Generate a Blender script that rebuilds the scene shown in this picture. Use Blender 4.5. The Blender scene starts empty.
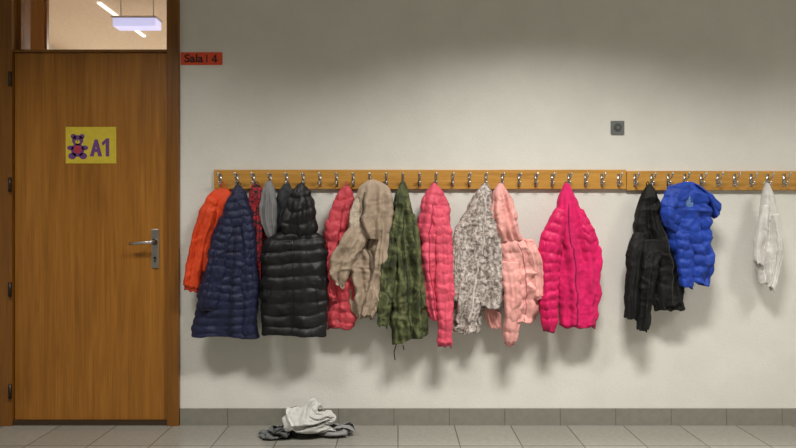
import bpy, math, numpy as np, random
from mathutils import Vector
S=181.0; D=3.3; CZ=1.11
scene=bpy.context.scene
try:
    scene.view_settings.view_transform='Standard'
except Exception: pass
def W(px,py,y):
    k=(D+y)/D
    return np.array([(px-398)/S*k, y, CZ+(224-py)/S*k])
def X(px): return (px-398)/S
def Z(py): return CZ+(224-py)/S
def lin(c):
    return tuple([((v/255)/12.92 if v/255<=0.04045 else (((v/255)+0.055)/1.055)**2.4) for v in c])+(1,)
_rs=np.random.RandomState(7)
TAB=_rs.rand(32,32,32)*2-1
def noise3(x,y,z):
    x=np.asarray(x,float);y=np.asarray(y,float);z=np.asarray(z,float)
    x,y,z=np.broadcast_arrays(x,y,z)
    xi=np.floor(x).astype(int);yi=np.floor(y).astype(int);zi=np.floor(z).astype(int)
    f=lambda t:t*t*t*(t*(t*6-15)+10)
    fx=f(x-xi);fy=f(y-yi);fz=f(z-zi)
    r=0
    for a in (0,1):
        for b in (0,1):
            for c in (0,1):
                w=(fx if a else 1-fx)*(fy if b else 1-fy)*(fz if c else 1-fz)
                r=r+w*TAB[(xi+a)%32,(yi+b)%32,(zi+c)%32]
    return r
# ---------- materials
def newmat(name):
    m=bpy.data.materials.new(name); m.use_nodes=True
    nt=m.node_tree; b=nt.nodes['Principled BSDF']
    return m,nt,b
def objcoord(nt,scale=(1,1,1)):
    t=nt.nodes.new('ShaderNodeTexCoord'); mp=nt.nodes.new('ShaderNodeMapping')
    mp.inputs['Scale'].default_value=scale
    nt.links.new(t.outputs['Object'],mp.inputs['Vector']); return mp.outputs['Vector']
def noise(nt,vec,scale,detail=3,rough=.5,dist=0):
    n=nt.nodes.new('ShaderNodeTexNoise'); n.inputs['Scale'].default_value=scale
    n.inputs['Detail'].default_value=detail; n.inputs['Roughness'].default_value=rough
    n.inputs['Distortion'].default_value=dist
    nt.links.new(vec,n.inputs['Vector']); return n.outputs['Fac']
def ramp(nt,fac,stops,interp='LINEAR'):
    r=nt.nodes.new('ShaderNodeValToRGB'); r.color_ramp.interpolation=interp
    e=r.color_ramp.elements
    e[0].position=stops[0][0]; e[0].color=stops[0][1]
    e[1].position=stops[-1][0]; e[1].color=stops[-1][1]
    for p,c in stops[1:-1]:
        k=e.new(p); k.color=c
    nt.links.new(fac,r.inputs['Fac']); return r.outputs['Color']
def mixc(nt,a,b,fac,mode='MULTIPLY'):
    mx=nt.nodes.new('ShaderNodeMix'); mx.data_type='RGBA'; mx.blend_type=mode; mx.inputs[0].default_value=fac
    nt.links.new(a,mx.inputs[6]); nt.links.new(b,mx.inputs[7]); return mx.outputs[2]
def bump(nt,b,h,strength,dist=.01):
    n=nt.nodes.new('ShaderNodeBump'); n.inputs['Strength'].default_value=strength; n.inputs['Distance'].default_value=dist
    nt.links.new(h,n.inputs['Height']); nt.links.new(n.outputs['Normal'],b.inputs['Normal'])
def fabric(name,col,rough=.6,var=.12,bscale=22,bstr=.35,sheen=.04,spec=.35):
    m,nt,b=newmat(name); v=objcoord(nt)
    c=lin(col); lo=tuple(x*(1-var*1.6) for x in c[:3])+(1,); hi=tuple(min(1,x*(1+var)) for x in c[:3])+(1,)
    nt.links.new(ramp(nt,noise(nt,v,7,4),[(.3,lo),(.7,hi)]),b.inputs['Base Color'])
    b.inputs['Roughness'].default_value=rough
    b.inputs['Sheen Weight'].default_value=sheen
    b.inputs['Specular IOR Level'].default_value=spec
    bump(nt,b,noise(nt,v,bscale,5,.6,.6),bstr,.012)
    return m
def plain(name,col,rough=.5,metal=0):
    m,nt,b=newmat(name); v=objcoord(nt)
    c=lin(col); lo=tuple(x*.88 for x in c[:3])+(1,)
    nt.links.new(ramp(nt,noise(nt,v,30,2),[(.3,lo),(.7,c)]),b.inputs['Base Color'])
    b.inputs['Roughness'].default_value=rough; b.inputs['Metallic'].default_value=metal
    return m
def emis(name,col,st):
    m,nt,b=newmat(name); b.inputs['Base Color'].default_value=col
    b.inputs['Emission Color'].default_value=col; b.inputs['Emission Strength'].default_value=st
    return m
def wood(name,c1,c2,c3,sc=(14,14,.7),rough=.38,bs=.08):
    m,nt,b=newmat(name); v=objcoord(nt,sc)
    n1=noise(nt,v,1.6,6,.6,.8); 
    v2=objcoord(nt,(sc[0]*9,sc[1]*9,sc[2]*2.5) if sc[2]<sc[0] else (sc[0]*2.5,sc[1]*9,sc[2]*9))
    n2=noise(nt,v2,1.5,3,.6)
    mx=nt.nodes.new('ShaderNodeMath'); mx.operation='MULTIPLY_ADD'; mx.inputs[1].default_value=.45
    nt.links.new(n2,mx.inputs[0]); 
    m2=nt.nodes.new('ShaderNodeMath'); m2.operation='MULTIPLY'; m2.inputs[1].default_value=.55
    nt.links.new(n1,m2.inputs[0]); nt.links.new(m2.outputs[0],mx.inputs[2])
    nt.links.new(ramp(nt,mx.outputs[0],[(.32,lin(c1)),(.5,lin(c2)),(.68,lin(c3))]),b.inputs['Base Color'])
    b.inputs['Roughness'].default_value=rough
    bump(nt,b,n2,bs,.003)
    return m
# ---------- mesh builder
class MB:
    def __init__(s): s.v=[];s.f=[];s.m=[];s.mats=[];s.n=0
    def mi(s,mat):
        if mat not in s.mats: s.mats.append(mat)
        return s.mats.index(mat)
    def add(s,V,F,mat,F2=None,mat2=None):
        V=np.asarray(V,float).reshape(-1,3); s.v.append(V); k=s.mi(mat)
        for f in F: s.f.append(tuple(i+s.n for i in f)); s.m.append(k)
        if F2:
            k=s.mi(mat2)
            for f in F2: s.f.append(tuple(i+s.n for i in f)); s.m.append(k)
        s.n+=len(V)
    def box(s,x0,x1,y0,y1,z0,z1,mat):
        V=[(x,y,z) for x in (x0,x1) for y in (y0,y1) for z in (z0,z1)]
        s.add(V,[(0,1,3,2),(4,6,7,5),(0,4,5,1),(2,3,7,6),(0,2,6,4),(1,5,7,3)],mat)
    def poly(s,pts,y,mat,th=.0008):
        n=len(pts); V=[(p[0],y,p[1]) for p in pts]+[(p[0],y-th,p[1]) for p in pts]
        s.add(V,[tuple(range(n)),tuple(range(2*n-1,n-1,-1))]+[(k,(k+1)%n,n+(k+1)%n,n+k) for k in range(n)],mat)
    def tube(s,P,r,mat,n=8):
        P=[Vector(p) for p in P]; V=[];F=[]
        rr=r if hasattr(r,'__len__') else [r]*len(P)
        for i,p in enumerate(P):
            t=(P[min(i+1,len(P)-1)]-P[max(i-1,0)]).normalized()
            a=t.cross(Vector((0.13,.3,1) if abs(t.z)<.9 else (1,.2,0))).normalized(); b=t.cross(a)
            for k in range(n):
                an=2*math.pi*k/n; V.append(tuple(p+rr[i]*(a*math.cos(an)+b*math.sin(an))))
        for i in range(len(P)-1):
            for k in range(n):
                F.append((i*n+k,i*n+(k+1)%n,(i+1)*n+(k+1)%n,(i+1)*n+k))
        F.append(tuple(range(n-1,-1,-1))); F.append(tuple((len(P)-1)*n+k for k in range(n)))
        s.add(V,F,mat)
    def ball(s,c,r,mat,n=10):
        V=[];F=[]
        for i in range(n+1):
            ph=math.pi*i/n
            for k in range(n):
                a=2*math.pi*k/n
                V.append((c[0]+r*math.sin(ph)*math.cos(a),c[1]+r*math.sin(ph)*math.sin(a),c[2]+r*math.cos(ph)))
        for i in range(n):
            for k in range(n): F.append((i*n+k,(i+1)*n+k,(i+1)*n+(k+1)%n,i*n+(k+1)%n))
        s.add(V,F,mat)
    def disc(s,cx,cz,y,rx,rz,mat,th=.001,n=28):
        s.poly([(cx+rx*math.cos(2*math.pi*k/n),cz+rz*math.sin(2*math.pi*k/n)) for k in range(n)],y,mat,th)
    def obj(s,name,smooth=False,parent=None,bevel=0):
        me=bpy.data.meshes.new(name); V=np.concatenate(s.v)
        me.from_pydata([tuple(p) for p in V],[],s.f)
        for m in s.mats: me.materials.append(m)
        me.polygons.foreach_set('material_index',s.m)
        me.polygons.foreach_set('use_smooth',[smooth]*len(s.f))
        me.update(); o=bpy.data.objects.new(name,me); scene.collection.objects.link(o)
        if parent: o.parent=parent
        if bevel:
            b=o.modifiers.new('bevel','BEVEL'); b.width=bevel; b.segments=2; b.limit_method='ANGLE'
        return o
def empty(name,loc=(0,0,0)):
    o=bpy.data.objects.new(name,None); scene.collection.objects.link(o); o.empty_display_size=.1; return o
def catmull(R,t):
    n=len(R); i=np.clip(np.floor(t).astype(int),0,n-2); f=(t-i)[:,None]
    p0=R[np.maximum(i-1,0)];p1=R[i];p2=R[i+1];p3=R[np.minimum(i+2,n-1)]
    return .5*((2*p1)+(-p0+p2)*f+(2*p0-5*p1+4*p2-p3)*f**2+(-p0+3*p1-3*p2+p3)*f**3)
def loft(mb,rows,y,dep,mat,n=96,step=.0055,fold=(.012,5),quilt=None,crump=.006,seed=0,open_bottom=True,hem=None,pow_=.85,ramp0=.1,diag=0):
    """garment panel: tube swept through measured left/right edges. hem=(mat,length)"""
    R=np.array([list(r)+[1.0]*(5-len(r)) for r in rows],float)
    rs=np.random.RandomState(seed)
    tt=np.linspace(0,len(R)-1,200); Q=catmull(R,tt)
    def world(Q):
        k=(D+y)/D
        L=np.stack([(Q[:,0]-398)/S*k,np.zeros(len(Q)),CZ+(224-Q[:,1])/S*k],1)
        Rr=np.stack([(Q[:,2]-398)/S*k,np.zeros(len(Q)),CZ+(224-Q[:,3])/S*k],1)
        return L,Rr
    L,Rr=world(Q); C=(L+Rr)/2
    s=np.concatenate([[0],np.cumsum(np.linalg.norm(np.diff(C,axis=0),axis=1))])
    nv=max(12,int(s[-1]/step)); sv=np.linspace(0,s[-1],nv)
    Q=catmull(R,np.interp(sv,s,tt)); L,Rr=world(Q)
    # slack edges: irregular outline of hanging cloth
    H0=(Rr-L)/2; w0=np.linalg.norm(H0,axis=1); u0=H0/(w0[:,None]+1e-6)
    ae=np.minimum(.014,w0*.16)*np.clip(sv/.08,0,1)
    L=L+u0*(ae*(noise3(sv*14,seed*1.3,.5)+.6*noise3(sv*34,seed*2.1,4.5)))[:,None]
    Rr=Rr-u0*(ae*(noise3(sv*14,seed*1.7,8.5)+.6*noise3(sv*34,seed*.9,12.5)))[:,None]
    C=(L+Rr)/2; H=(Rr-L)/2; ds=np.clip(Q[:,4],.05,3)
    hw=np.linalg.norm(H,axis=1)+1e-6
    th=np.linspace(0,2*math.pi,n,endpoint=False); c=np.cos(th); sn=np.sin(th)
    ss=np.sign(sn)*np.abs(sn)**pow_; ss=np.where(ss<0,ss*.6,ss)
    T,SV=np.meshgrid(th,sv); CC=np.cos(T)
    env=np.clip((SV/s[-1]-ramp0*.3)/.35,.15,1)
    disp=np.zeros_like(T)
    A,K=fold
    for j in range(4):
        k=K*(.55+.45*j)+rs.rand()*1.0
        ph=rs.rand()*6.28+ .9*np.sin(SV*rs.uniform(5,11)+rs.rand()*6)+.7*noise3(SV*6+j*7,seed*3.1,CC*1.3)+diag*SV*6
        f=np.sin(k*CC*1.9+ph); f=np.where(f>0,f,f*.8-.2*np.abs(f)**.5)
        disp+=A*f/(1+j*.55)*env*(.6+.4*noise3(SV*5+j,CC*1.5,seed+j*2.3))
    Xw=C[:,0][:,None]+H[:,0][:,None]*CC; Zw=C[:,2][:,None]+H[:,2][:,None]*CC
    back=(np.sin(T)<0)*3.3
    def turb(sc,o):
        wx=noise3(Xw*sc*.6+o,Zw*sc*.6,back+seed)*.8
        return 1-2*np.abs(noise3(Xw*sc+wx+o,Zw*sc*.75+wx*1.3,back+seed*1.7))
    disp+=crump*(turb(9,1.1)+.55*turb(20,5.2)+.3*turb(44,9.7)-.6)
    if quilt:
        sp,qa=quilt
        w=SV/sp+.22*noise3(SV*7,CC*2,seed)+.12*CC**2+rs.rand()
        q=np.abs(np.sin(math.pi*w))**.6
        am=.75+.45*noise3(CC*3+seed,SV*9,6.0)
        pk=.14*noise3(CC*14+seed,np.floor(w),3.0)*q
        disp+=qa*am*(q-.6+pk*1.6)
    scl=np.clip(np.minimum(hw*1.6,dep*ds*2.2)/.08,.25,1)[:,None]
    disp*=scl
    if hem:
        hm=SV>s[-1]-hem[1]
        rib=.0012*np.sin(T*38)
        disp=np.where(hm,disp*.35-.006+rib,disp)
    Px=C[:,0][:,None]+H[:,0][:,None]*c*(1+disp/hw[:,None]*.5)
    Pz=C[:,2][:,None]+H[:,2][:,None]*c*(1+disp/hw[:,None]*.5)
    Py=y-(dep*ds)[:,None]*ss-disp*np.sign(sn)*np.abs(sn)**.4
    if open_bottom:
        hemw=np.clip((SV-s[-1]+.06)/.06,0,1)
        Pz+=hemw*.010*noise3(CC*3,seed,1.0)
    P=np.stack([Px,Py,Pz],2)
    rings=[P[i] for i in range(nv)]
    c0=rings[0].mean(0); rings=[c0+(rings[0]-c0)*.55+np.array([0,0,.004])]+rings
    if open_bottom:
        cl=rings[-1].mean(0); d=C[-1]-C[-min(8,nv)]; d=d/np.linalg.norm(d)
        a,b_,c_=rings[-1],rings[-2],rings[-3]; e_=rings[-4]
        rings.append(cl+(a-cl)*.97+d*.004)
        rings.append(cl+(b_-cl)*.90+d*.001)
        rings.append(cl+(c_-cl)*.85-d*.03)
        rings.append(cl+(e_-cl)*.4-d*.04)
    V=np.concatenate(rings); V[:,1]=np.minimum(V[:,1],-.012)
    m=len(rings); F=[];F2=[]
    hstart=nv+1-int(hem[1]/step) if hem else 1e9
    for i in range(m-1):
        for k in range(n):
            k2=(k+1)%n; (F2 if i>=hstart else F).append((i*n+k,(i+1)*n+k,(i+1)*n+k2,i*n+k2))
    F.append(tuple(range(n))); F.append(tuple((m-1)*n+k for k in range(n-1,-1,-1)))
    mb.add(V,F,mat,F2,hem[0] if hem else None)
    return P
def zipline(mb,P,u,mat,v0=.1,v1=1,r=.004,off=.001,u2=None):
    nv,n,_=P.shape; i0=int(v0*(nv-1)); i1=int(v1*(nv-1)); pts=[]
    for i in range(i0,i1,2):
        uu=u if u2 is None else u+(u2-u)*(i-i0)/max(1,i1-i0)
        k=int(round(math.acos(uu)/(2*math.pi)*n)); pts.append(P[i,k]+np.array([0,-off,0]))
    if len(pts)>1: mb.tube([tuple(p) for p in pts],r,mat,6)
def hangloop(mb,px,py,mat,yf=-.07):
    a=W(px,py,yf); 
    hook=np.array([a[0],-.047,Z(183)])
    mb.tube([tuple(a+np.array([-.012,0,-.015])),tuple(hook+np.array([-.007,-.006,-.004])),tuple(hook+np.array([0,-.004,.004])),tuple(hook+np.array([.007,-.006,-.004])),tuple(a+np.array([.012,0,-.015]))],.0028,mat,6)

# ================= ROOM =================
m_wall,nt,b=newmat('wall_plaster'); v=objcoord(nt)
nt.links.new(ramp(nt,noise(nt,v,3.5,6,.65),[(.25,lin((211,210,204))),(.75,lin((223,222,216)))]),b.inputs['Base Color'])
b.inputs['Roughness'].default_value=.5; bump(nt,b,noise(nt,v,70,4,.7),.4,.004)
m_white=plain('ceiling_paint',(225,222,215),.8)
m_cream=plain('classroom_paint',(240,222,200),.8)
m_floor,nt,b=newmat('floor_tiles'); v=objcoord(nt)
br=nt.nodes.new('ShaderNodeTexBrick'); br.offset=0; br.inputs['Scale'].default_value=1
br.inputs['Brick Width'].default_value=.31; br.inputs['Row Height'].default_value=.31; br.inputs['Mortar Size'].default_value=.0035
br.inputs['Mortar Smooth'].default_value=.2
br.inputs['Color1'].default_value=lin((146,144,136)); br.inputs['Color2'].default_value=lin((136,134,126)); br.inputs['Mortar'].default_value=lin((94,91,83))
nt.links.new(v,br.inputs['Vector'])
nt.links.new(mixc(nt,br.outputs['Color'],ramp(nt,noise(nt,v,40,5,.7),[(.3,(.7,.7,.7,1)),(.7,(1,1,1,1))]),.6),b.inputs['Base Color']); b.inputs['Roughness'].default_value=.22
m_base=plain('baseboard_tile',(134,131,122),.3); m_grout=plain('grout',(96,93,85),.8)
m_door=wood('door_oak',(122,76,22),(152,99,33),(176,119,48))
m_frame=wood('frame_oak',(98,60,16),(124,78,24),(146,96,36))
m_rack=wood('rack_pine',(166,116,46),(188,138,62),(206,156,78),(1.2,16,16),.35)
m_metal=plain('brushed_metal',(200,200,200),.28,1); m_dark=plain('dark_metal',(60,55,50),.4,.8)

x0,x1=X(14),X(168); ztop=2.75; H=3.0; XL,XR=-3.6,3.9; YF=-4.4
mb=MB()
mb.box(x1+.06,XR,0,.15,0,H,m_wall); mb.box(XL,x0-.06,0,.15,0,H,m_wall); mb.box(x0-.06,x1+.06,0,.15,ztop,H,m_wall)
mb.obj('wall_back')
mb=MB(); mb.box(XL-.1,XR+.1,YF-.1,5.6,-.1,0,m_floor); o=mb.obj('floor')
mb=MB(); mb.box(XL-.1,XR+.1,YF-.1,5.6,H,H+.1,m_white); mb.obj('ceiling')
mb=MB(); mb.box(XL-.1,XL,YF,5.5,0,H,m_wall); mb.obj('wall_left')
mb=MB(); mb.box(XR,XR+.1,YF,5.5,0,H,m_wall); mb.obj('wall_right')
mb=MB(); mb.box(XL,XR,YF-.1,YF,0,H,m_wall); mb.obj('wall_front')
mb=MB(); mb.box(XL,XR,5.5,5.6,0,H,m_cream); mb.obj('wall_classroom_far')
mb=MB(); mb.box(.3,.4,.15,5.5,0,H,m_cream); mb.obj('wall_classroom_side')
mb=MB(); mb.box(XL,.3,.15,5.5,2.97,2.999,m_cream); mb.obj('ceiling_classroom')
mb=MB(); px=180.5
while px<1100:
    nx=px+55.3 if px>181 else 228
    mb.box(X(px)+.0015,X(nx)-.0015,-.010,0,.0,Z(408),m_base); px=nx
mb.box(X(180.5),XR,-.008,0,0,Z(408)-.001,m_grout)
mb.obj('baseboard_back')
# ---------- door
de=empty('door_1'); we=empty('window_1')
zt=Z(50)
mb=MB(); mb.box(x0+.004,x1-.004,.0,.042,.028,Z(53),m_door); mb.obj('door_leaf',parent=de,bevel=.002)
mb=MB(); 
mb.box(x0-.085,x0,-.02,.148,0,zt,m_frame); mb.box(x1,x1+.066,-.02,.148,0,zt,m_frame)
mb.box(x0,x1,-.012,.148,Z(52.5),zt,m_frame)
mb.box(x0,x1,.042,.06,.028,Z(53),m_frame)
mb.obj('door_frame',parent=de,bevel=.002)
mb=MB()
mb.box(x0-.085,x0,-.02,.148,zt,ztop+.07,m_frame); mb.box(x1,x1+.066,-.02,.148,zt,ztop+.07,m_frame); mb.box(x0,x1,-.02,.148,ztop,ztop+.07,m_frame)
mb.obj('window_frame',parent=we)
mb=MB(); mb.box(x0,x1,-.01,.15,0,.026,plain('threshold',(60,45,28),.5)); mb.obj('threshold',parent=de)
mb=MB()
for py in (80,185,289,390):
    mb.tube([(x0-.004,-.028,Z(py+7)),(x0-.004,-.028,Z(py-7))],.009,m_dark,12)
mb.obj('hinges',True,de)
mb=MB(); hx=X(155.5)
mb.box(hx-.02,hx+.02,-.008,0,Z(268),Z(229),m_metal)
mb.obj('handle_plate',parent=de,bevel=.003)
mb=MB()
mb.tube([(hx,-.008,Z(242)),(hx,-.045,Z(242)),(hx-.008,-.055,Z(242)),(hx-.03,-.058,Z(242.3)),(hx-.09,-.058,Z(243)),(hx-.118,-.054,Z(243.5))],[.011,.010,.010,.009,.009,.008],m_metal,12)
mb.disc(hx,Z(242),-.008,.017,.017,m_metal,.006)
mb.disc(hx,Z(258),-.008,.008,.008,m_dark,.002)
mb.disc(hx,Z(261),-.008,.004,.011,m_dark,.002)
mb.obj('handle_lever',True,de)
mb=MB(); m_gl,nt,b=newmat('clear_glass'); b.inputs['Transmission Weight'].default_value=1; b.inputs['Roughness'].default_value=.0; b.inputs['IOR'].default_value=1.2
mb.box(x0,x1,.055,.061,zt,ztop,m_gl); mb.obj('glass',parent=we)
mb=MB(); mb.box(x0,x0+.02,.03,.09,zt,ztop,m_frame); mb.box(x1-.014,x1,.03,.09,zt,ztop,m_frame); mb.box(x0,x1,.03,.09,zt,zt+.006,m_frame); mb.obj('window_bead',parent=we)
# classroom
mb=MB(); mb.box(-3.3,-2.645,1.2,1.23,0,2.96,m_frame); mb.box(-3.28,-2.66,1.19,1.2,.1,1.3,m_door); mb.box(-3.28,-2.66,1.19,1.2,1.36,2.94,m_door); mb.obj('wooden_partition')
le=empty('classroom_pendant_lamp')
mlamp=emis('tube_lamp_glow',(.62,.64,1,1),.85)
mb=MB(); mb.box(-2.34,-1.99,1.6,1.72,2.735,2.80,mlamp); mb.obj('diffuser',parent=le)
mb=MB(); mb.box(-2.35,-1.98,1.59,1.73,2.80,2.815,m_metal)
mb.tube([(-2.3,1.66,2.81),(-2.3,1.66,2.97)],.005,m_metal); mb.tube([(-2.03,1.66,2.81),(-2.03,1.66,2.97)],.005,m_metal); mb.obj('suspension',parent=le)
mb=MB(); mb.box(-2.52,-2.49,1.7,2.6,2.955,2.97,emis('ceiling_tube',(1,.97,.92,1),1.2)); mb.obj('classroom_ceiling_light')
# ---------- signs
se=empty('door_sign')
my=plain('yellow_paper',(214,192,54),.7); mp_=plain('purple_print',(106,60,128),.7); mr=plain('red_print',(180,50,70),.7); mk=plain('black_print',(30,15,15),.7)
mb=MB(); mb.box(X(66),X(116.5),-.003,-.0003,Z(163.5),Z(127),my); mb.obj('paper',parent=se)
mb=MB(); bx=X(78)
for dx,dz,rx,rz,m_ in ((-.024,.058,.014,.014,mp_),(.024,.058,.014,.014,mp_),(0,.037,.031,.028,mp_),(0,-.018,.036,.036,mp_),(-.04,-.005,.018,.013,mp_),(.04,-.005,.018,.013,mp_),(-.03,-.05,.022,.018,mp_),(.03,-.05,.022,.018,mp_)):
    mb.disc(bx+dx,Z(147)+dz,-.003,rx,rz,m_,.0008)
for dx,dz,rx,rz,m_ in ((0,.028,.013,.010,my),(0,-.015,.022,.022,mr),(-.011,.046,.004,.004,mk),(.011,.046,.004,.004,mk),(0,.032,.004,.003,mk)):
    mb.disc(bx+dx,Z(147)+dz,-.0038,rx,rz,m_,.0006)
mb.obj('teddy_bear_print',parent=se)
mb=MB()
def px2(pts): return [(X(a),Z(b_)) for a,b_ in pts]
mb.poly(px2([(90,156.5),(95,139.5),(98,139.5),(94,156.5)]),-.003,mp_)
mb.poly(px2([(95,139.5),(98,139.5),(102.5,156.5),(98.5,156.5)]),-.0031,mp_)
mb.poly(px2([(93,149),(100,149),(100.8,152),(92.5,152)]),-.0032,mp_)
mb.poly(px2([(106,138.5),(109.5,138.5),(109.5,156.5),(106,156.5)]),-.003,mp_)
mb.poly(px2([(106.5,138.5),(107.5,141.5),(103,146),(102,143)]),-.0031,mp_)
mb.obj('sign_lettering',parent=se)
def text(s,x,z,y,size,mat,parent,name,bold=.0,sx=1):
    cu=bpy.data.curves.new(name,'FONT'); cu.body=s; cu.size=size; cu.extrude=.0004; cu.offset=bold
    cu.align_x='CENTER'; cu.align_y='CENTER'
    o=bpy.data.objects.new(name,cu); scene.collection.objects.link(o); o.location=(x,y,z); o.rotation_euler=(math.pi/2,0,0); o.scale=(sx,1,1)
    cu.materials.append(mat); o.parent=parent; return o
re_=empty('room_sign'); mb=MB(); mb.box(X(181),X(222.5),-.004,-.0003,Z(65),Z(52.5),plain('orange_card',(224,76,34),.6)); mb.obj('card',parent=re_)
text('Sala',X(194),Z(59),-.0046,.062,mk,re_,'room_lettering',.0016,1.1)
mb=MB()
mb.poly(px2([(206.5,55),(207.7,55),(207.7,62.5),(206.5,62.5)]),-.0041,mk)
mb.poly(px2([(215.2,55),(216.6,55),(216.6,63),(215.2,63)]),-.0041,mk)
mb.poly(px2([(212,60),(218,60),(218,61.2),(212,61.2)]),-.0043,mk)
mb.poly(px2([(215.2,55),(216.2,55.2),(213.2,60.4),(212,60.4)]),-.0045,mk)
mb.obj('room_number',parent=re_)
# ---------- socket
ke=empty('wall_socket'); mg=plain('grey_plastic',(112,115,116),.4); mg2=plain('grey_plastic_dark',(76,80,82),.4)
mb=MB(); mb.box(X(610.5),X(624),-.009,0,Z(134.5),Z(121),mg); mb.obj('socket_frame',parent=ke,bevel=.003)
mb=MB(); mb.disc(X(617.2),Z(127.8),-.009,.022,.022,mg2,.003); mb.disc(X(617.2),Z(127.8),-.012,.008,.008,mg,.002); mb.obj('socket_insert',parent=ke)
# ---------- coat rack
ce=empty('coat_rack')
mb=MB(); mb.box(X(215),X(624.7),-.022,-.001,Z(189.3),Z(170),m_rack); mb.box(X(625.3),X(960),-.022,-.001,Z(190.5),Z(171.2),m_rack); mb.obj('rack_board',parent=ce,bevel=.002)
mb=MB()
for i in range(45):
    x=X(222+16.45*i); z=Z(180.5)
    mb.box(x-.007,x+.007,-.026,-.022,z-.034,z+.034,m_metal)
    mb.tube([(x,-.026,z+.008),(x,-.045,z+.004),(x,-.068,z+.012),(x,-.078,z+.028)],[.005,.004,.004,.0045],m_metal,8)
    mb.ball((x,-.078,z+.032),.0075,m_metal,8)
    mb.tube([(x,-.026,z-.018),(x,-.038,z-.03),(x,-.05,z-.03),(x,-.056,z-.016)],[.005,.004,.004,.0045],m_metal,8)
    mb.ball((x,-.056,z-.013),.0065,m_metal,8)
mb.obj('coat_hooks',True,ce)

# ================= GARMENTS =================
# 1 orange
m=fabric('orange_nylon',(214,68,24),.6); mo=plain('orange_rib',(176,48,18),.8); mb=MB()
P=loft(mb,[(214,190,228,189,.5),(207,198,234,198,.8),(203,215,238,215),(199,240,238,240),(198,260,236,262),(200,276,236,278)],-.06,.035,m,seed=1,hem=(mo,.03))
loft(mb,[(208,196,219,200,.7),(199,215,214,220),(192,240,208,244),(187,265,204,268),(184,289,201,291)],-.085,.032,m,seed=2,fold=(.009,4),crump=.008,hem=(mo,.022))
hangloop(mb,222,190,m); mb.obj('orange_jacket',True)
# 2 navy
m=fabric('navy_nylon',(22,28,60),.56); mz=plain('navy_zip',(12,14,32),.5); mb=MB()
P=loft(mb,[(235,186,241,186,.35),(230,196,246,194,.7),(222,212,251,212),(214,230,253,230),(207,255,254,255),(201,285,256,285),(195,312,257,313),(192,334,257,336)],-.10,.055,m,seed=3,quilt=(.044,.009),fold=(.010,4),crump=.006)
zipline(mb,P,.25,mz,.25); zipline(mb,P,-.3,mz,.62,.82,.003,u2=-.5)
loft(mb,[(226,212,240,214,.6),(216,232,234,236),(208,260,228,264),(202,288,222,291),(198,308,217,311)],-.135,.035,m,seed=103,quilt=(.044,.008),fold=(.006,3),crump=.005,hem=(mz,.015))
loft(mb,[(238,208,250,208,.7),(240,240,256,240),(240,275,258,275),(241,305,257,306),(240,334,252,336)],-.11,.04,m,seed=4,quilt=(.044,.008),fold=(.006,3),crump=.005,hem=(mz,.015))
hangloop(mb,238,188,mz); mb.obj('navy_quilted_jacket',True)
# 3 red-black
m,nt,b=newmat('red_black_knit'); v=objcoord(nt,(1,1,2.2)); nt.links.new(ramp(nt,noise(nt,v,34,2,.5,1.5),[(.47,lin((24,14,18))),(.53,lin((160,26,42)))]),b.inputs['Base Color']); b.inputs['Roughness'].default_value=.8
mb=MB(); loft(mb,[(252,185,260,185,.4),(249,196,266,196,.8),(248,220,268,220),(250,250,268,250),(254,280,266,282)],-.07,.04,m,seed=5)
hangloop(mb,256,187,m); mb.obj('red_patterned_cardigan',True)
# 4 grey
m=fabric('grey_fleece',(124,124,126),.85); mb=MB()
loft(mb,[(266,182,272,182,.4),(261,195,276,195,.8),(261,212,278,214),(264,228,278,230),(269,241,277,243)],-.105,.03,m,seed=6)
hangloop(mb,270,184,m); mb.obj('grey_fleece_scarf',True)
# 5 charcoal
m=fabric('charcoal_nylon',(38,40,46),.6); mb=MB()
loft(mb,[(284,184,290,184,.4),(277,196,294,196,.8),(275,215,296,215),(270,235,296,235),(264,270,298,270),(262,300,298,300)],-.06,.04,m,seed=7,fold=(.012,4))
hangloop(mb,287,186,m); mb.obj('charcoal_jacket',True)
# 6 black vest
m=fabric('black_nylon',(18,19,21),.5,bstr=.25,sheen=0); mz=plain('black_zip',(8,8,9),.4); mb=MB()
P=loft(mb,[(284,231,314,231,.5),(269,237,323,237,.8),(263,247,327,247),(262,262,328,262),(262,285,329,285),(261,310,328,310),(262,334,325,335)],-.13,.065,m,seed=8,quilt=(.066,.015),fold=(.007,3),crump=.006)
zipline(mb,P,.0,mz,.05,1,.005); zipline(mb,P,-.62,mz,.5,.75,.003,u2=-.75); zipline(mb,P,.6,mz,.5,.75,.003,u2=.75)
loft(mb,[(298,184,304,184,.35),(290,194,311,194,.7),(286,208,314,208,1),(283,222,316,222,1.05),(283,232,315,233,.9),(288,240,310,241,.5)],-.15,.055,m,seed=9,quilt=(.066,.012),fold=(.009,3),crump=.008,open_bottom=False)
hangloop(mb,302,187,mz); mb.obj('black_puffer_vest',True)
# 7 rose
m=fabric('rose_nylon',(192,66,78),.55); mz=plain('rose_trim',(150,50,62),.6); mb=MB()
loft(mb,[(342,187,350,187,.4),(334,200,354,198,.8),(328,225,357,225),(326,260,357,260),(327,300,357,300),(328,327,356,327)],-.07,.045,m,seed=10,quilt=(.055,.009),fold=(.010,4),crump=.007,hem=(mz,.012))
loft(mb,[(334,200,346,204,.7),(326,225,340,228),(323,255,337,258),(322,280,336,283),(326,300,338,300)],-.10,.035,m,seed=11,quilt=(.055,.009),fold=(.008,3),crump=.007,hem=(mz,.012))
hangloop(mb,346,188,m); mb.obj('rose_puffer_jacket',True)
# 9 teal behind
m=fabric('teal_cloth',(36,52,60),.6); mb=MB()
loft(mb,[(381,184,387,184,.4),(377,195,391,195,.8),(376,215,393,215),(378,245,392,245),(380,280,392,280)],-.06,.035,m,seed=12)
hangloop(mb,384,186,m); mb.obj('teal_jacket',True)
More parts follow.
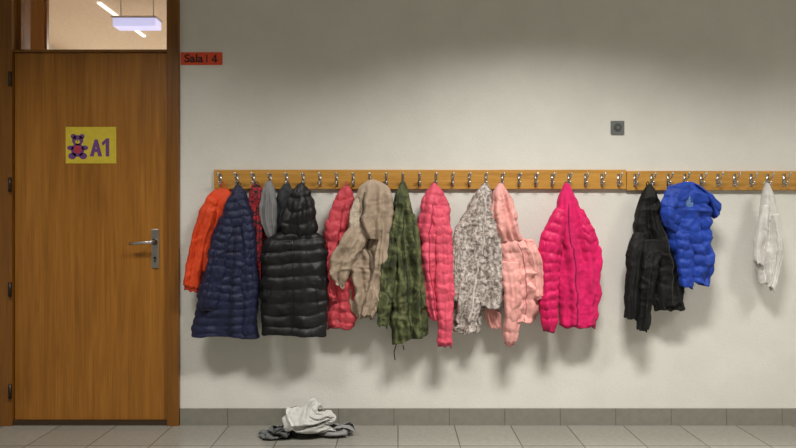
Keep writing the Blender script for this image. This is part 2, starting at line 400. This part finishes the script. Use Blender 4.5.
# 8 beige
m=fabric('beige_cotton',(160,142,124),.75,bscale=14,bstr=.5); mf=fabric('cream_fleece',(196,182,164),.95,bscale=60,bstr=1); mdk=fabric('beige_dark_lining',(100,86,74),.9,bscale=50,bstr=.8); mb=MB()
P=loft(mb,[(354,208,389,206,.5),(343,226,389,226,.8),(337,248,388,250),(341,272,388,272),(347,290,386,291),(352,306,382,305),(356,316,374,317,.8)],-.095,.04,m,seed=13,fold=(.022,4),crump=.011,diag=1)
loft(mb,[(376,212,388,212,.6),(377,230,390,228),(376,252,389,252),(372,276,387,276),(365,298,381,302),(361,313,374,317)],-.14,.03,m,seed=113,fold=(.014,3),crump=.010,diag=-1)
loft(mb,[(354,222,368,230,.6),(342,239,362,250),(333,256,354,267),(330,271,349,281),(334,281,346,289,.8)],-.15,.036,m,seed=14,fold=(.014,3),crump=.012,hem=(mf,.02))
P2=loft(mb,[(367,181,375,180,.4),(359,188,387,186,.7),(354,200,391,198,1),(352,214,391,212,1.1),(355,227,389,229,1.0),(364,238,384,240,.4)],-.14,.042,m,seed=15,fold=(.020,4),crump=.012,open_bottom=False,diag=1.2)
loft(mb,[(357,196,363,196,.6),(351,208,361,209),(349,221,360,223),(353,233,362,234,.6)],-.155,.020,mf,seed=114,fold=(.005,3),crump=.006,open_bottom=False)
zipline(mb,P,.25,mdk,.3,.98,.007); zipline(mb,P2,-.5,mdk,.2,.9,.005)  # dark brown lining strips down the front and along the hood
hangloop(mb,371,184,m); mb.obj('beige_hooded_jacket',True)
# 10 green check
m,nt,b=newmat('green_checked_cotton'); v=objcoord(nt); vz=objcoord(nt,(30,8,5)); vx=objcoord(nt,(6,6,26))
base=ramp(nt,noise(nt,v,15,3,.5,.8),[(.34,lin((58,64,38))),(.46,lin((86,94,56))),(.54,lin((112,116,76))),(.64,lin((66,70,44)))])
c1=mixc(nt,base,ramp(nt,noise(nt,vz,1,1),[(.42,(.45,.5,.38,1)),(.56,(1,1,1,1))]),.8)
c2=mixc(nt,c1,ramp(nt,noise(nt,vx,1,1),[(.42,(.5,.5,.42,1)),(.56,(1,1,1,1))]),.7)
nt.links.new(c2,b.inputs['Base Color']); b.inputs['Roughness'].default_value=.8; bump(nt,b,noise(nt,v,25,4),.4,.01)
mk2=plain('dark_cord',(25,25,25),.7); mb=MB()
P=loft(mb,[(401,182,405,182,.3),(396,193,409,193,.7),(392,208,412,207),(389,225,415,224),(387,250,418,248),(387,285,421,278),(389,320,425,308),(390,345,427,334)],-.11,.055,m,seed=16,fold=(.022,5),crump=.010)
zipline(mb,P,.1,mk2,.2,1,.003)
loft(mb,[(392,222,404,228,.7),(385,250,400,254),(380,280,395,284),(377,305,391,309),(376,323,388,327)],-.15,.035,m,seed=17,fold=(.012,3),crump=.010)
loft(mb,[(408,215,415,214,.6),(411,235,419,233),(413,260,422,258),(416,290,425,288),(418,308,426,306)],-.14,.022,m,seed=117,fold=(.008,3),crump=.006)
mb.tube([tuple(W(397,335,-.13)),tuple(W(396,345,-.135)),tuple(W(394,352,-.13)),tuple(W(395,360,-.13))],.003,mk2,6)
mb.tube([tuple(W(403,345,-.13)),tuple(W(404,350,-.135))],.003,mk2,6)
hangloop(mb,403,186,m); mb.obj('green_checked_coat',True)
# 11 coral
m=fabric('coral_nylon',(214,80,104),.56); mz=plain('coral_zip',(160,46,76),.5); mb=MB()
P=loft(mb,[(432,184,436,184,.3),(425,194,444,194,.8),(420,208,449,208),(416,230,450,230),(417,258,449,258),(421,288,449,288),(427,317,448,318)],-.10,.055,m,seed=18,quilt=(.05,.008),fold=(.012,4),crump=.008)
zipline(mb,P,-.2,mz,.15,1,.003)
loft(mb,[(430,208,446,210,.7),(434,235,452,235),(436,270,453,270),(437,308,453,308),(438,344,451,346)],-.14,.04,m,seed=19,quilt=(.05,.008),fold=(.008,3),crump=.007,hem=(mz,.014))
hangloop(mb,434,187,mz); mb.obj('coral_puffer_jacket',True)
# 12 leopard
m,nt,b=newmat('snow_leopard_print'); v=objcoord(nt); 
n1=noise(nt,v,66,3,.6,.5)
base=ramp(nt,n1,[(.38,lin((112,102,98))),(.46,lin((140,130,125))),(.53,lin((174,165,159))),(.62,lin((192,184,178)))])
nt.links.new(base,b.inputs['Base Color']); b.inputs['Roughness'].default_value=.7; bump(nt,b,noise(nt,v,20,4),.4,.01)
mw=fabric('white_fleece',(206,200,194),.95,bscale=60,bstr=1)
mb=MB()
P=loft(mb,[(483,184,488,184,.3),(476,194,493,194,.7),(468,208,498,208),(458,226,502,226),(453,250,502,250),(452,280,492,280),(451,310,484,310),(450,330,478,332)],-.08,.05,m,seed=20,fold=(.020,4),crump=.010)
loft(mb,[(484,212,500,210,.7),(482,235,506,232),(480,260,510,258),(478,285,511,284),(478,306,509,308)],-.12,.04,m,seed=21,fold=(.016,4),crump=.010)
zipline(mb,P,.1,mw,.1,.95,.006)
loft(mb,[(455,228,464,228,.5),(451,250,462,250),(450,280,461,280),(451,300,460,300)],-.115,.02,m,seed=22)
hangloop(mb,486,187,m); mb.obj('leopard_print_jacket',True)
# 13 pale pink
m=fabric('pale_pink_nylon',(220,158,152),.56); mz=plain('pale_pink_zip',(180,112,114),.5); mb=MB()
P=loft(mb,[(497,236,520,236,.5),(496,246,532,244,.9),(500,262,538,258),(504,285,540,284),(505,305,538,306),(506,320,534,320)],-.11,.06,m,seed=23,quilt=(.085,.012),fold=(.012,3),crump=.010)
zipline(mb,P,.1,mz,.1,1,.003)
loft(mb,[(524,240,534,240,.7),(528,258,541,256),(530,275,543,274),(531,298,543,299)],-.14,.035,m,seed=24,quilt=(.06,.009),fold=(.008,3),crump=.008,hem=(mz,.012))
loft(mb,[(500,262,518,262,.7),(502,285,520,285),(503,310,521,310),(503,330,519,330),(504,344,515,345,.8)],-.15,.035,m,seed=25,quilt=(.065,.009),fold=(.008,3),crump=.008,hem=(mz,.012))
loft(mb,[(498,184,503,184,.35),(492,195,509,195,.8),(491,212,514,210),(493,230,519,228),(498,242,522,240,.6)],-.13,.045,m,seed=26,fold=(.016,4),crump=.011,open_bottom=False)
loft(mb,[(484,308,496,306,.6),(484,316,502,314),(488,326,504,328,.6)],-.09,.03,m,seed=27)
hangloop(mb,501,187,mz); mb.obj('pale_pink_puffer_jacket',True)
# 14 fuchsia
m=fabric('fuchsia_nylon',(200,12,88),.55); m2=fabric('fuchsia_fleece',(208,20,96),.8); mz=plain('fuchsia_zip',(120,8,60),.5); mb=MB()
P=loft(mb,[(564,184,569,184,.3),(559,195,574,195,.7),(555,210,580,210),(550,228,588,228),(552,250,595,250),(556,275,598,275),(558,300,597,302),(560,325,594,327)],-.10,.055,m2,seed=28,fold=(.016,4),crump=.007,hem=(mz,.008))
loft(mb,[(556,208,568,212,.6),(546,226,566,230),(539,246,562,250),(537,272,559,272),(539,300,557,300),(542,330,556,331)],-.14,.04,m,seed=29,quilt=(.05,.010),fold=(.007,3),crump=.006,hem=(mz,.012))
loft(mb,[(574,208,584,210,.6),(577,226,592,226),(580,242,597,242),(580,256,598,256,.8),(578,268,597,270,.3)],-.12,.035,m,seed=30,quilt=(.05,.009),fold=(.006,2),crump=.005,open_bottom=False)
zipline(mb,P,-.2,mz,.15,1,.003)
hangloop(mb,567,187,mz); mb.obj('fuchsia_puffer_jacket',True)
# 15 black jacket
m=fabric('black_cotton',(14,15,15),.7,bscale=16,bstr=.5,sheen=0,spec=.3); mgr=plain('grey_stripe',(50,49,46),.6); mb=MB()
P=loft(mb,[(647,185,651,185,.3),(641,196,657,196,.7),(638,212,662,212),(634,232,671,230),(634,255,679,252),(637,280,682,276),(640,303,681,304)],-.09,.055,m,seed=31,fold=(.018,4),crump=.010)
loft(mb,[(634,232,646,234,.6),(627,250,644,252),(625,280,640,282),(624,317,637,319)],-.12,.035,m,seed=32,fold=(.008,3),crump=.007)
loft(mb,[(642,240,660,240,.6),(640,270,658,270),(638,300,654,302),(636,328,648,330)],-.14,.035,m,seed=33,fold=(.009,3),crump=.008)
loft(mb,[(652,298,682,300,.8),(654,310,682,308)],-.10,.035,m,seed=34)
zipline(mb,P,.3,mgr,.3,1,.003)
hangloop(mb,649,188,m); mb.obj('black_hooded_jacket',True)
# 16 blue
m=fabric('blue_nylon',(24,60,156),.58,spec=.3); mi=fabric('blue_lining',(90,120,165),.7); mb=MB()
P=loft(mb,[(676,184,692,182,.4),(666,193,704,190,.8),(661,206,709,206),(662,222,710,222),(668,242,711,242),(676,262,712,262),(680,280,706,284)],-.12,.06,m,seed=35,quilt=(.065,.013),fold=(.012,4),crump=.012)
loft(mb,[(694,184,704,190,.5),(704,190,710,206),(712,196,714,216),(720,204,718,215,.6)],-.15,.035,m,seed=36,fold=(.008,2),crump=.01,open_bottom=False)
loft(mb,[(668,186,690,184,.5),(661,200,684,204),(660,214,680,222),(664,226,678,234,.6)],-.165,.03,m,seed=37,quilt=(.06,.01),fold=(.006,2),crump=.01,open_bottom=False)
loft(mb,[(682,196,690,195,.5),(682,204,693,204,.8),(684,212,691,212,.5)],-.165,.014,mi,seed=38,open_bottom=False,fold=(.004,2))
loft(mb,[(676,226,690,228,.6),(674,245,691,248),(678,266,692,268),(680,284,692,287)],-.165,.03,m,seed=39,quilt=(.05,.01),fold=(.006,2),crump=.008)
hangloop(mb,685,186,m); mb.obj('blue_puffer_jacket',True)
# 17 white
m=fabric('white_cotton',(208,206,202),.85,bscale=16,bstr=.5); mb=MB()
loft(mb,[(765,184,769,184,.4),(761,195,773,196,.8),(759,212,777,214),(758,232,780,236),(757,252,781,256),(758,270,779,274),(760,283,775,286)],-.08,.035,m,seed=40,fold=(.013,4),crump=.009)
loft(mb,[(763,205,769,207,.6),(757,225,767,228),(754,245,764,248),(755,262,764,264)],-.11,.02,m,seed=41)
loft(mb,[(772,215,779,214,.6),(774,235,782,236),(774,255,782,257),(768,285,773,290)],-.11,.02,m,seed=42)
hangloop(mb,767,187,m); mb.obj('white_cardigan',True)

# ---------- pile of clothes: cloth dropped on the floor
mw=fabric('pile_white_cotton',(196,195,192),.85,bscale=25); mgd=fabric('pile_grey_fleece',(92,94,96),.9); mm=fabric('pile_mid_grey',(134,134,134),.8); mst=fabric('pile_black',(26,26,29),.8)
pile=empty('pile_of_clothes')
col=bpy.data.objects['floor']; col.modifiers.new('c','COLLISION'); col.collision.thickness_outer=.004; col.collision.cloth_friction=20
def drop(name,cx,cy,rx,ry,h,z0,mat,seed,nu=72,nz=34,frames=45,tilt=(0,0)):
    V=[];F=[]
    for j in range(nz+1):
        for i in range(nu):
            a=2*math.pi*i/nu; t=j/nz
            r=1+.22*math.sin(3*a+seed+2*t)+.12*math.sin(7*a+seed*2+5*t)
            V.append((cx+rx*r*math.cos(a)+tilt[0]*t+.012*math.sin(9*t+seed+a),cy+ry*r*math.sin(a)+tilt[1]*t+.012*math.cos(8*t+seed*3+a),z0+h*t))
    for j in range(nz):
        for i in range(nu):
            i2=(i+1)%nu; F.append((j*nu+i,j*nu+i2,(j+1)*nu+i2,(j+1)*nu+i))
    me=bpy.data.meshes.new(name); me.from_pydata(V,[],F); me.materials.append(mat)
    o=bpy.data.objects.new(name,me); scene.collection.objects.link(o)
    cm=o.modifiers.new('cloth','CLOTH'); s=cm.settings; s.quality=4; s.mass=.15; s.tension_stiffness=12; s.compression_stiffness=12; s.bending_stiffness=.1; s.air_damping=1.2
    cm.collision_settings.use_self_collision=True; cm.collision_settings.self_distance_min=.0035; cm.collision_settings.distance_min=.004; cm.collision_settings.collision_quality=2
    cm.point_cache.frame_start=1; cm.point_cache.frame_end=frames
    for f in range(1,frames+1): scene.frame_set(f)
    dg=bpy.context.evaluated_depsgraph_get(); ev=o.evaluated_get(dg); nm=bpy.data.meshes.new_from_object(ev)
    o.modifiers.clear(); o.data=nm
    nm.polygons.foreach_set('use_smooth',[True]*len(nm.polygons))
    scene.frame_set(1)
    o.modifiers.new('c','COLLISION'); o.collision.thickness_outer=.004
    o.parent=pile; return o
objs=[]
try:
    objs.append(drop('grey_fleece_piece',-.68,-.19,.06,.045,.13,.01,mgd,1.0,nu=44,nz=14,frames=32,tilt=(.05,0)))
    objs.append(drop('mid_grey_piece',-.38,-.15,.12,.055,.16,.01,mm,4.4,nu=56,nz=18,frames=32,tilt=(.05,0)))
    objs.append(drop('black_piece',-.59,-.14,.06,.05,.22,.02,mst,2.0,nu=44,nz=20,frames=34,tilt=(.06,0)))
    objs.append(drop('white_shirt',-.45,-.14,.13,.065,.42,.04,mw,3.0,nu=84,nz=38,frames=46,tilt=(-.02,0)))
except Exception as e: print('cloth fail',e)
for o in objs:
    for md in list(o.modifiers): o.modifiers.remove(md)
    sd=o.modifiers.new('thick','SOLIDIFY'); sd.thickness=.003; sb=o.modifiers.new('sub','SUBSURF'); sb.levels=1; sb.render_levels=2
for md in list(col.modifiers): col.modifiers.remove(md)

# ================= LIGHTS =================
w=bpy.data.worlds.new('world'); scene.world=w; w.use_nodes=True; w.node_tree.nodes['Background'].inputs[0].default_value=(.9,.93,1,1); w.node_tree.nodes['Background'].inputs[1].default_value=.2
def area(name,loc,sx,sy,power,col,spread=180,rot=(0,0,0)):
    l=bpy.data.lights.new(name,'AREA'); l.shape='RECTANGLE'; l.size=sx; l.size_y=sy; l.energy=power; l.color=col; l.spread=math.radians(spread)
    o=bpy.data.objects.new(name,l); scene.collection.objects.link(o); o.location=loc; o.rotation_euler=rot; return o
for i,xx in enumerate((-1.6,.75,3.0)):
    fe=empty('ceiling_luminaire')
    mb=MB(); mb.box(xx-.42,xx+.42,-1.84,-1.46,2.9,3.0,m_metal); mb.obj('luminaire_housing',parent=fe)
    a=area('luminaire_light',(xx,-1.65,2.89),.8,.34,[31,74,38][i],(1,.962,.892),128); a.parent=fe
a=area('classroom_light',(-1.8,3.6,2.9),1.0,1.0,200,(1,.94,.88))
cam=bpy.data.cameras.new('camera'); cam.sensor_width=36; cam.lens=S*D/796*36; co=bpy.data.objects.new('camera',cam); scene.collection.objects.link(co)
co.location=(0,-D,CZ); co.rotation_euler=(math.pi/2,0,0); scene.camera=co
